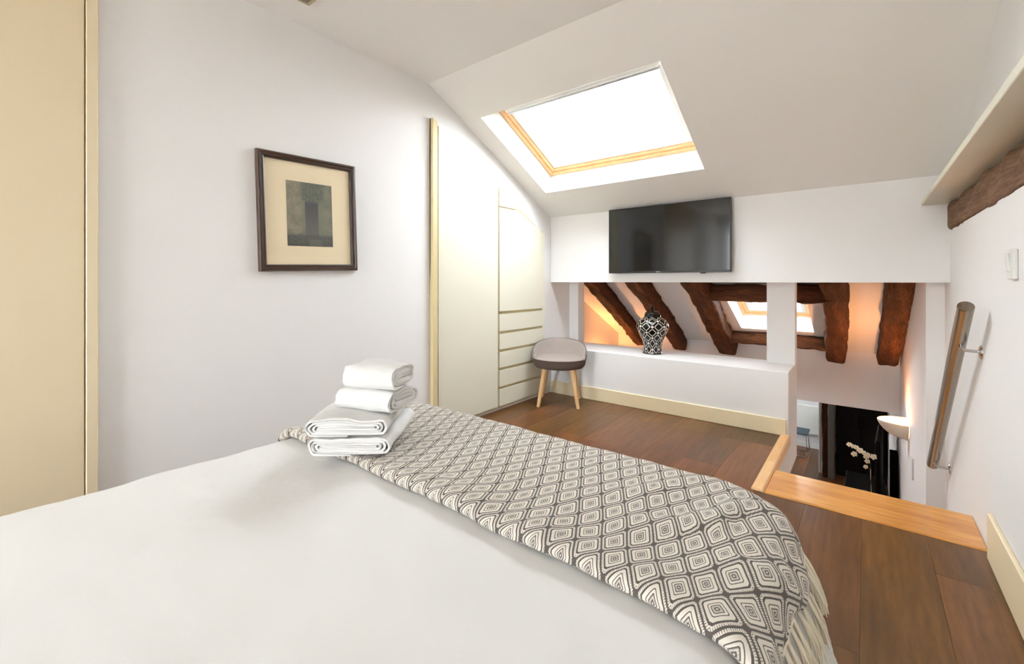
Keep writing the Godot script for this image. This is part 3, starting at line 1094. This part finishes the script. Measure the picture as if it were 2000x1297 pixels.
# ------------------------------------------------------------------ stool
func stool() -> void:
	var o := thing("stool", "small round grey upholstered stool with low backrest in the corner", "stool", P(-2.126, 0, 3.32), 0.5)
	for e in [[-1, 1], [1, 1], [-1, -1], [1, -1]]:
		var st := ST()
		tube(st, [Vector3(e[0] * 0.172, 0.0, e[1] * 0.172), Vector3(e[0] * 0.168, 0.012, e[1] * 0.168), Vector3(e[0] * 0.115, 0.33, e[1] * 0.115)], [0.013, 0.015, 0.025], 16)
		part(o, "leg", done(st), M.beech)
	var W := 0.235
	var D := 0.205
	# dark base of the seat
	var prof := [Vector2(0.001, 0.318), Vector2(0.78, 0.318), Vector2(0.89, 0.324), Vector2(0.955, 0.343), Vector2(0.985, 0.37), Vector2(1.0, 0.398)]
	var p2 := []
	for p in prof: p2.append(Vector2(p.x * W, p.y))
	part(o, "seat_base", lathe(p2, 56, Vector3.ZERO, 1.0, D / W), M.seat_dark, "dark grey side of the seat")
	prof = [Vector2(1.0, 0.398), Vector2(0.985, 0.406), Vector2(0.9, 0.413), Vector2(0.7, 0.419), Vector2(0.4, 0.424), Vector2(0.001, 0.426)]
	p2 = []
	for p in prof: p2.append(Vector2(p.x * W, p.y))
	var cu := part(o, "seat_cushion", lathe(smooth_profile(p2, 3), 56, Vector3.ZERO, 1.0, D / W), M.seat_light, "light grey seat cushion")
	var pts := []
	for k in 49:
		var t := TAU * k / 48
		pts.append(Vector3(cos(t) * W * 1.002, 0.4, sin(t) * D * 1.002))
	part(cu, "piping", tubem(pts, 0.0035, 6), M.seat_dark)
	# curved backrest: from the inner foot over the rim down the outside
	var ni := 61
	var pos := PackedVector3Array()
	var uv := PackedVector2Array()
	var po2 := PackedVector3Array()
	var uv2 := PackedVector2Array()
	var rim := []
	for i in ni:
		var t := lerpf(-1.0, 1.0, i / 60.0)
		var ang := -PI / 2 + t * deg_to_rad(112)
		var hgt := 0.152 * pow(maxf(cos(t * PI / 2), 0.0), 0.62)
		var base_in := 0.80 + 0.12 * absf(t) * absf(t)
		var inner := [[base_in - 0.06, 0.418], [base_in, 0.418 + hgt * 0.16], [base_in + 0.05, 0.412 + hgt * 0.55], [base_in + 0.10, 0.408 + hgt * 0.9], [base_in + 0.145, 0.402 + hgt * 0.99], [0.995, 0.400 + hgt]]
		for e in inner:
			pos.append(Vector3(cos(ang) * W * e[0], e[1], sin(ang) * D * e[0]))
			uv.append(Vector2(t, e[1]))
		rim.append(Vector3(cos(ang) * W * 0.999, 0.401 + hgt, sin(ang) * D * 0.999))
		var outer := [[0.995, 0.400 + hgt], [1.02, 0.395 + hgt * 0.8], [1.025, 0.395 + hgt * 0.4], [1.004, 0.392]]
		for e in outer:
			po2.append(Vector3(cos(ang) * W * e[0], e[1], sin(ang) * D * e[0]))
			uv2.append(Vector2(t, e[1]))
	var bk := part(o, "backrest", gridm(pos, ni, 6, uv, false), M.seat_light, "light grey inside of the backrest")
	part(o, "backrest_shell", gridm(po2, ni, 4, uv2, false), M.seat_dark, "dark grey outside of the backrest")
	part(bk, "piping", tubem(rim, 0.0035, 6), M.seat_dark)

# ------------------------------------------------------------------ vase
func vase() -> void:
	var o := thing("ginger_jar", "black and white trellis patterned lidded jar on the parapet ledge", "jar", P(-1.47, 0.445, 3.82), 0.35)
	var pt := tex(256, 272, func(x: int, y: int):
		var p := Vector2(x / 256.0, y / 272.0)
		var best := 9.0
		var bd := Vector2.ZERO
		for c in [Vector2(0.5, 0.5), Vector2(0, 0), Vector2(1, 0), Vector2(0, 1), Vector2(1, 1)]:
			var d: Vector2 = p - c
			var l: float = absf(d.x) + absf(d.y)
			if l < best:
				best = l
				bd = d
		# quatrefoil: four lobes
		var q := 9.0
		for lobe in [Vector2(0.125, 0), Vector2(-0.125, 0), Vector2(0, 0.125), Vector2(0, -0.125)]:
			q = minf(q, (bd - lobe).length() - 0.135)
		q = minf(q, maxf(absf(bd.x), absf(bd.y)) - 0.1)
		var black := Color(0.025, 0.025, 0.025)
		var white := Color(0.9, 0.88, 0.85)
		if q < 0.0: return black
		if q < 0.055: return white
		# bars along the lozenge edges
		var along: float = absf(absf(bd.x) - absf(bd.y))
		return black if along < 0.36 else white)
	var m := mat(Color.WHITE, 0.14, 0.0, 0.5)
	m.albedo_texture = pt
	m.uv1_scale = Vector3(8.0, 1.0 / 0.107, 1)
	m.uv1_offset = Vector3(0, 0.15, 0)
	var prof := smooth_profile([Vector2(0.083, 0.006), Vector2(0.076, 0.03), Vector2(0.076, 0.06), Vector2(0.09, 0.12), Vector2(0.118, 0.18), Vector2(0.137, 0.23), Vector2(0.135, 0.262), Vector2(0.115, 0.293), Vector2(0.085, 0.312), Vector2(0.066, 0.322)], 6)
	part(o, "body", lathe(prof, 64), m, "white trellis on black glaze")
	var black := mat(Color(0.015, 0.015, 0.016), 0.12, 0.0, 0.55)
	part(o, "foot", lathe([Vector2(0.001, 0.0), Vector2(0.084, 0.0), Vector2(0.087, 0.004), Vector2(0.084, 0.008), Vector2(0.075, 0.02)], 48), black)
	var lid := part(o, "lid", lathe(smooth_profile([Vector2(0.064, 0.315), Vector2(0.071, 0.322), Vector2(0.07, 0.335), Vector2(0.064, 0.352), Vector2(0.055, 0.366), Vector2(0.04, 0.374), Vector2(0.012, 0.378)], 5), 48), black, "glossy black domed lid")
	part(lid, "knob", lathe(smooth_profile([Vector2(0.012, 0.377), Vector2(0.009, 0.387), Vector2(0.014, 0.397), Vector2(0.017, 0.407), Vector2(0.012, 0.418), Vector2(0.004, 0.425), Vector2(0.0005, 0.427)], 4), 24), black)

# ------------------------------------------------------------------ right wall
func right_side() -> void:
	var st := ST()
	rb(st, 0.262, 0.42, 1.535, 1.563, UB, UF, 0.002)
	solo("wall_shelf", done(st), M.cream, "long cream shelf board on the right wall above the beam", "shelf")
	# light switch
	var o := thing("light_switch", "white light switch on the right wall above the handrail", "switch", P(XR, 1.137, 2.172))
	st = ST()
	bx(st, Vector3(-0.006, 0, 0), Vector3(0.012, 0.1, 0.084), 0.003)
	part(o, "plate", done(st), M.white_plastic)
	st = ST()
	bx(st, Vector3(-0.014, 0.006, -0.014), Vector3(0.008, 0.062, 0.034), 0.002, Basis(Vector3(0, 0, 1), 0.08))
	part(o, "rocker", done(st), M.white_plastic)
	# handrail
	var a := P(0.318, 0.978, 2.545)
	var b := P(0.318, -0.03, 3.675)
	var h := thing("handrail", "brushed steel tube handrail slanting down the right wall", "handrail", a)
	st = ST()
	tube(st, [Vector3.ZERO, b - a], 0.0265, 32, false)
	var d := (b - a).normalized()
	part(h, "tube", done(st), M.steel)
	for e in [[0.0, -1.0], [1.0, 1.0]]:
		var c: Vector3 = (b - a) * e[0]
		st = ST()
		tube(st, [c, c + d * 0.003 * e[1]], [0.0265, 0.0255], 32)
		part(h, "end_cap", done(st), M.steel)
	for t in [0.135, 0.925]:
		var c: Vector3 = (b - a) * t
		var perp := Vector3(0, -cos(atan2(-d.y, -d.z)), 0)
		var under := c + Vector3(0, -0.032, 0)
		st = ST()
		var foot := Vector3(XR - 0.318, under.y - 0.03, under.z - 0.012)
		tube(st, [c + Vector3(0, -0.02, 0), under + Vector3(0.002, -0.012, -0.004), under + Vector3(0.012, -0.026, -0.01), foot - Vector3(0.004, 0, 0)], 0.0065, 12)
		var br := part(h, "bracket", done(st), M.chrome)
		st = ST()
		tube(st, [foot - Vector3(0.007, 0, 0), foot - Vector3(0.002, 0, 0), foot], [0.022, 0.03, 0.03], 28)
		part(br, "rosette", done(st), M.chrome)
		st = ST()
		bx(st, c + Vector3(0, -0.028, 0) , Vector3(0.022, 0.003, 0.04), 0.001, Basis(Vector3(1, 0, 0), -atan2(-d.y, -d.z) + 0.0))
		part(br, "saddle", done(st), M.chrome)
	# switch plate down the stairwell
	st = ST()
	rb(st, 0.29, 0.3, -0.5, -0.33, 4.72, 4.82, 0.002)
	solo("switch_plate", done(st), M.white_plastic, "slim white switch plate low on the stairwell wall", "switch")
	sconce(P(0.3, -0.27, 5.3), 0.0, "lit half-bowl wall lamp on the stairwell wall", 0.7)
	sconce(P(-3.05, -0.25, 5.7), PI, "lit half-bowl wall lamp on the gable wall", 1.0)
	# ceiling grille
	var gx0 := -2.187
	var gu1 := 1.089
	var gr := thing("ceiling_grille", "beige slatted air grille in the ceiling at the top edge", "grille", P(gx0 + 0.25, RY, gu1 - 0.15))
	var gm := mat(Color(0.72, 0.68, 0.56), 0.45, 0.3)
	for e in [[-0.25, -0.235, -0.15, 0.15], [0.235, 0.25, -0.15, 0.15], [-0.235, 0.235, -0.15, -0.135], [-0.235, 0.235, 0.135, 0.15]]:
		st = ST()
		bx(st, Vector3((e[0] + e[1]) / 2, -0.006, (e[2] + e[3]) / 2), Vector3(e[1] - e[0], 0.012, e[3] - e[2]), 0.002)
		part(gr, "frame_bar", done(st), gm)
	for k in 14:
		st = ST()
		bx(st, Vector3(0, -0.005, -0.127 + k * 0.0195), Vector3(0.47, 0.002, 0.014), 0.0, Basis(Vector3(1, 0, 0), 0.5))
		part(gr, "slat", done(st), gm)

func sconce(at: Vector3, turn: float, label: String, power: float, tone := Color(1.0, 0.66, 0.38)) -> void:
	var o := thing("wall_lamp", label, "wall lamp", at, turn, "half-bowl wall lamps")
	# half bowl open at the top; the wall is at local x = 0, the bowl goes to -x
	var plaster := mat(Color(0.93, 0.88, 0.8), 0.6)
	var R := 0.215
	var prof := smooth_profile([Vector2(0.03, -0.068), Vector2(0.09, -0.052), Vector2(0.15, -0.016), Vector2(0.195, 0.036), Vector2(R, 0.085)], 4)
	var inner := prof.duplicate()
	inner.reverse()
	var all := []
	all.append_array(prof)
	for p in inner: all.append(Vector2(maxf(p.x - 0.006, 0.001), p.y + 0.006))
	var n := 36
	var pos := PackedVector3Array()
	var uv := PackedVector2Array()
	for p in all:
		for j in n + 1:
			var t := PI / 2 + PI * j / n
			pos.append(Vector3(cos(t) * p.x - 0.002, p.y, sin(t) * p.x * 0.75))
			uv.append(Vector2(float(j) / n, p.y))
	part(o, "bowl", gridm(pos, all.size(), n + 1, uv, false), plaster, "cream half bowl")
	var st := ST()
	bx(st, Vector3(-0.012, -0.03, 0), Vector3(0.022, 0.075, 0.11), 0.004)
	part(o, "back_plate", done(st), plaster)
	var em := mat(Color(1, 0.9, 0.75), 0.5)
	em.emission_enabled = true
	em.emission = Color(1.0, 0.72, 0.42)
	em.emission_energy_multiplier = 9.0
	st = ST()
	tube(st, [Vector3(-0.07, 0.022, -0.06), Vector3(-0.07, 0.022, -0.055), Vector3(-0.07, 0.022, 0.055), Vector3(-0.07, 0.022, 0.06)], [0.004, 0.011, 0.011, 0.004], 12)
	part(o, "bulb", done(st), em, "glowing tube bulb")
	var l := OmniLight3D.new()
	l.name = "lamp_light"
	l.light_color = tone
	l.light_energy = 1.35 * power
	l.light_size = 0.02
	l.omni_range = 12.0
	l.omni_attenuation = 2.0
	l.shadow_enabled = true
	l.position = Vector3(-0.07, 0.036, 0)
	o.add_child(l)

# ------------------------------------------------------------------ lower room
func lower_room() -> void:
	# radiator
	var o := thing("radiator", "white panel radiator on the lower back wall", "radiator", P(-1.25, -2.1, 11.098))
	var st := ST()
	bx(st, Vector3(0, 0.3, 0.06), Vector3(1.0, 0.6, 0.05), 0.01)
	part(o, "panel", done(st), M.white_plastic)
	for k in 2:
		st = ST()
		bx(st, Vector3(-0.3 + 0.6 * k, 0.3, 0.018), Vector3(0.05, 0.4, 0.036))
		part(o, "bracket", done(st), M.white_plastic)
	struct("baseboard_lower", boxm(-3.05, -0.66, -2.4, -2.3, 11.085, 11.1), M.white_plastic, "white baseboard below the radiator")
	# chair
	var c := thing("chair", "blue-grey seated chair with bent chrome legs downstairs", "chair", P(-1.09, -2.4, 10.6), PI / 2)
	var blue := mat(Color(0.25, 0.33, 0.38), 0.6)
	st = ST()
	bx(st, Vector3(0, 0.455, 0), Vector3(0.44, 0.03, 0.42), 0.012)
	part(c, "seat", done(st), blue)
	st = ST()
	bx(st, Vector3(0, 0.72, -0.22), Vector3(0.42, 0.28, 0.025), 0.01, Basis(Vector3(1, 0, 0), -0.15))
	part(c, "backrest", done(st), blue)
	for s in [-1.0, 1.0]:
		part(c, "leg", tubem([Vector3(s * 0.2, 0.44, 0.18), Vector3(s * 0.21, 0.04, 0.2), Vector3(s * 0.21, 0.012, 0.17), Vector3(s * 0.21, 0.012, -0.2), Vector3(s * 0.2, 0.1, -0.21), Vector3(s * 0.19, 0.6, -0.2)], 0.01, 8), M.chrome)
	# dark pillar, low grey panel and tall cabinet
	solo("wooden_pillar", timber(P(-0.56, -2.4, 9.62), P(-0.56, -0.392, 9.62), 0.08, 0.09, 930, 0.008, Vector3(1, 0, 0)), M.beam, "dark wooden pillar beside the lower partition", "pillar")
	solo("end_panel", boxm(-0.515, -0.42, -2.4, -0.98, 9.55, 9.75, 0.004), M.grey, "tall grey end panel beside the dark cabinet downstairs", "panel")
	var k := thing("tall_cabinet", "nearly black tall cabinet downstairs behind the orchid", "cabinet", P(-0.06, -2.4, 10.1))
	st = ST()
	bx(st, Vector3(0, 1.0, 0), Vector3(0.7, 2.0, 0.5), 0.004)
	part(k, "body", done(st), M.black)
	for s in [-1.0, 1.0]:
		st = ST()
		bx(st, Vector3(s * 0.174, 1.0, 0.259), Vector3(0.34, 1.96, 0.018), 0.003)
		var dr := part(k, "door", done(st), M.dark)
		st = ST()
		bx(st, Vector3(s * 0.03, 1.0, 0.278), Vector3(0.012, 0.2, 0.02), 0.003)
		part(dr, "handle", done(st), M.black)
	# console, television downstairs, orchid
	var n := thing("console_table", "black console table downstairs carrying the orchid", "table", P(0.0, -2.4, 6.75))
	st = ST()
	bx(st, Vector3(0, 0.9, 0), Vector3(0.4, 0.04, 1.5), 0.004)
	part(n, "table_top", done(st), M.black)
	for e in [[-0.17, -0.72], [0.17, -0.72], [-0.17, 0.72], [0.17, 0.72]]:
		st = ST()
		bx(st, Vector3(e[0], 0.44, e[1]), Vector3(0.04, 0.88, 0.04), 0.003)
		part(n, "leg", done(st), M.black)
	var tv := thing("small_television", "black television seen almost edge-on beside the orchid", "television", P(0.13, -1.48, 6.78), PI / 2 - 0.05)
	st = ST()
	bx(st, Vector3(0, 0.44, 0), Vector3(0.86, 0.68, 0.045), 0.012)
	part(tv, "body", done(st), M.black)
	st = ST()
	bx(st, Vector3(0, 0.44, -0.024), Vector3(0.82, 0.62, 0.006))
	part(tv, "screen", done(st), mat(Color(0.01, 0.01, 0.01), 0.08))
	st = ST()
	bx(st, Vector3(0, 0.05, 0), Vector3(0.06, 0.1, 0.03))
	bx(st, Vector3(0, 0.008, 0), Vector3(0.4, 0.016, 0.12), 0.004)
	part(tv, "stand", done(st), M.black)
	solo("dark_block", boxm(0.225, 0.298, -2.4, -0.93, 6.72, 6.95, 0.006), M.black, "tall slim black block added to darken the stairwell wall downstairs", "dark_block")  # plain black block, added to darken the wall strip beside the television
	orchid(P(0.02, -1.48, 6.22))

func orchid(at: Vector3) -> void:
	var o := thing("potted_orchid", "white flowering orchid in front of the dark cabinet downstairs", "plant", at)
	var green := mat(Color(0.12, 0.2, 0.09), 0.5)
	part(o, "pot", lathe([Vector2(0.001, 0.0), Vector2(0.05, 0.0), Vector2(0.065, 0.12), Vector2(0.06, 0.12), Vector2(0.055, 0.1), Vector2(0.001, 0.1)], 28), mat(Color(0.7, 0.68, 0.64), 0.4))
	for k in 6:
		var a := TAU * k / 6 + 0.3
		var pos := PackedVector3Array()
		var uv := PackedVector2Array()
		for i in 9:
			var t := i / 8.0
			for j in 5:
				var s := (j - 2) / 2.0
				var w := 0.032 * sin(PI * clampf(t * 0.95 + 0.05, 0, 1))
				var r := t * 0.17
				var y := 0.1 + 0.11 * sin(t * 2.2) + absf(s) * w * 0.3
				pos.append(Vector3(cos(a) * r - sin(a) * s * w, y, sin(a) * r + cos(a) * s * w))
				uv.append(Vector2(s, t))
		part(o, "leaf", gridm(pos, 9, 5, uv), green)
	# arching stem towards the viewer's left
	var lat := Vector3(cos(YAW), 0, -sin(YAW))
	var key := [Vector3(0.02, 0.1, 0), Vector3(0.035, 0.35, 0), Vector3(0.03, 0.56, 0), Vector3(-0.02, 0.68, 0), Vector3(-0.12, 0.755, 0), Vector3(-0.2, 0.775, 0)]
	var cu := Curve3D.new()
	for i in key.size():
		var p: Vector3 = lat * key[i].x + Vector3(0, key[i].y, 0)
		var tg: Vector3 = (key[mini(i + 1, key.size() - 1)] - key[maxi(i - 1, 0)]) / 6.0
		var tw: Vector3 = lat * tg.x + Vector3(0, tg.y, 0)
		cu.add_point(p, -tw, tw)
	var pts := []
	for p in cu.get_baked_points():
		if pts.is_empty() or pts[-1].distance_to(p) > 0.025: pts.append(p)
	part(o, "stem", tubem(pts, 0.004, 6), green)
	part(o, "support_stick", tubem([lat * 0.045 + Vector3(0, 0.1, 0), lat * 0.03 + Vector3(0, 0.5, 0)], 0.003, 6), M.pine)
	var white := mat(Color(0.93, 0.88, 0.78), 0.7)
	white.backlight_enabled = true
	white.backlight = Color(0.25, 0.24, 0.2)
	var face_dir := (Vector3(0, 1.08, 0) - at).normalized()
	var spots := [[-0.2, 0.765], [-0.165, 0.745], [-0.13, 0.735], [-0.085, 0.7], [-0.045, 0.675], [-0.02, 0.63], [0.005, 0.65], [-0.005, 0.58], [-0.02, 0.52], [0.06, 0.63], [-0.145, 0.66]]
	for e in spots:
		var c: Vector3 = lat * e[0] + Vector3(0, e[1], 0) + face_dir * 0.02
		var tilt := Basis.looking_at(-face_dir.rotated(Vector3.UP, rng.randf_range(-0.5, 0.5))) * Basis(Vector3(0, 0, 1), rng.randf() * 0.6)
		var st := ST()
		var sz := rng.randf_range(0.024, 0.034)
		for k in 5:
			var a := TAU * k / 5 + PI / 2
			var wide: float = 0.75 if k in [1, 4] else 0.5
			var rim := []
			for q in 9:
				var t := TAU * q / 8
				var rr: float = 0.5 + 0.5 * cos(t)
				var p2 := Vector2(rr * sz, sin(t) * sz * 0.5 * wide * 1.4)
				rim.append(c + tilt * Vector3(p2.x * cos(a) - p2.y * sin(a), p2.x * sin(a) + p2.y * cos(a), 0.006 * rr + 0.002 * k))
			for q in 8:
				face(st, [c + tilt * Vector3(cos(a) * sz * 0.5, sin(a) * sz * 0.5, 0.007), rim[q], rim[q + 1]], c - tilt * Vector3(0, 0, 0.1))
		var fl := part(o, "flower", done(st), white)
		st = ST()
		bx(st, c + tilt * Vector3(0, -0.004, 0.012), Vector3(0.009, 0.011, 0.012), 0.003, tilt)
		part(fl, "lip", done(st), mat(Color(0.85, 0.7, 0.35), 0.6))
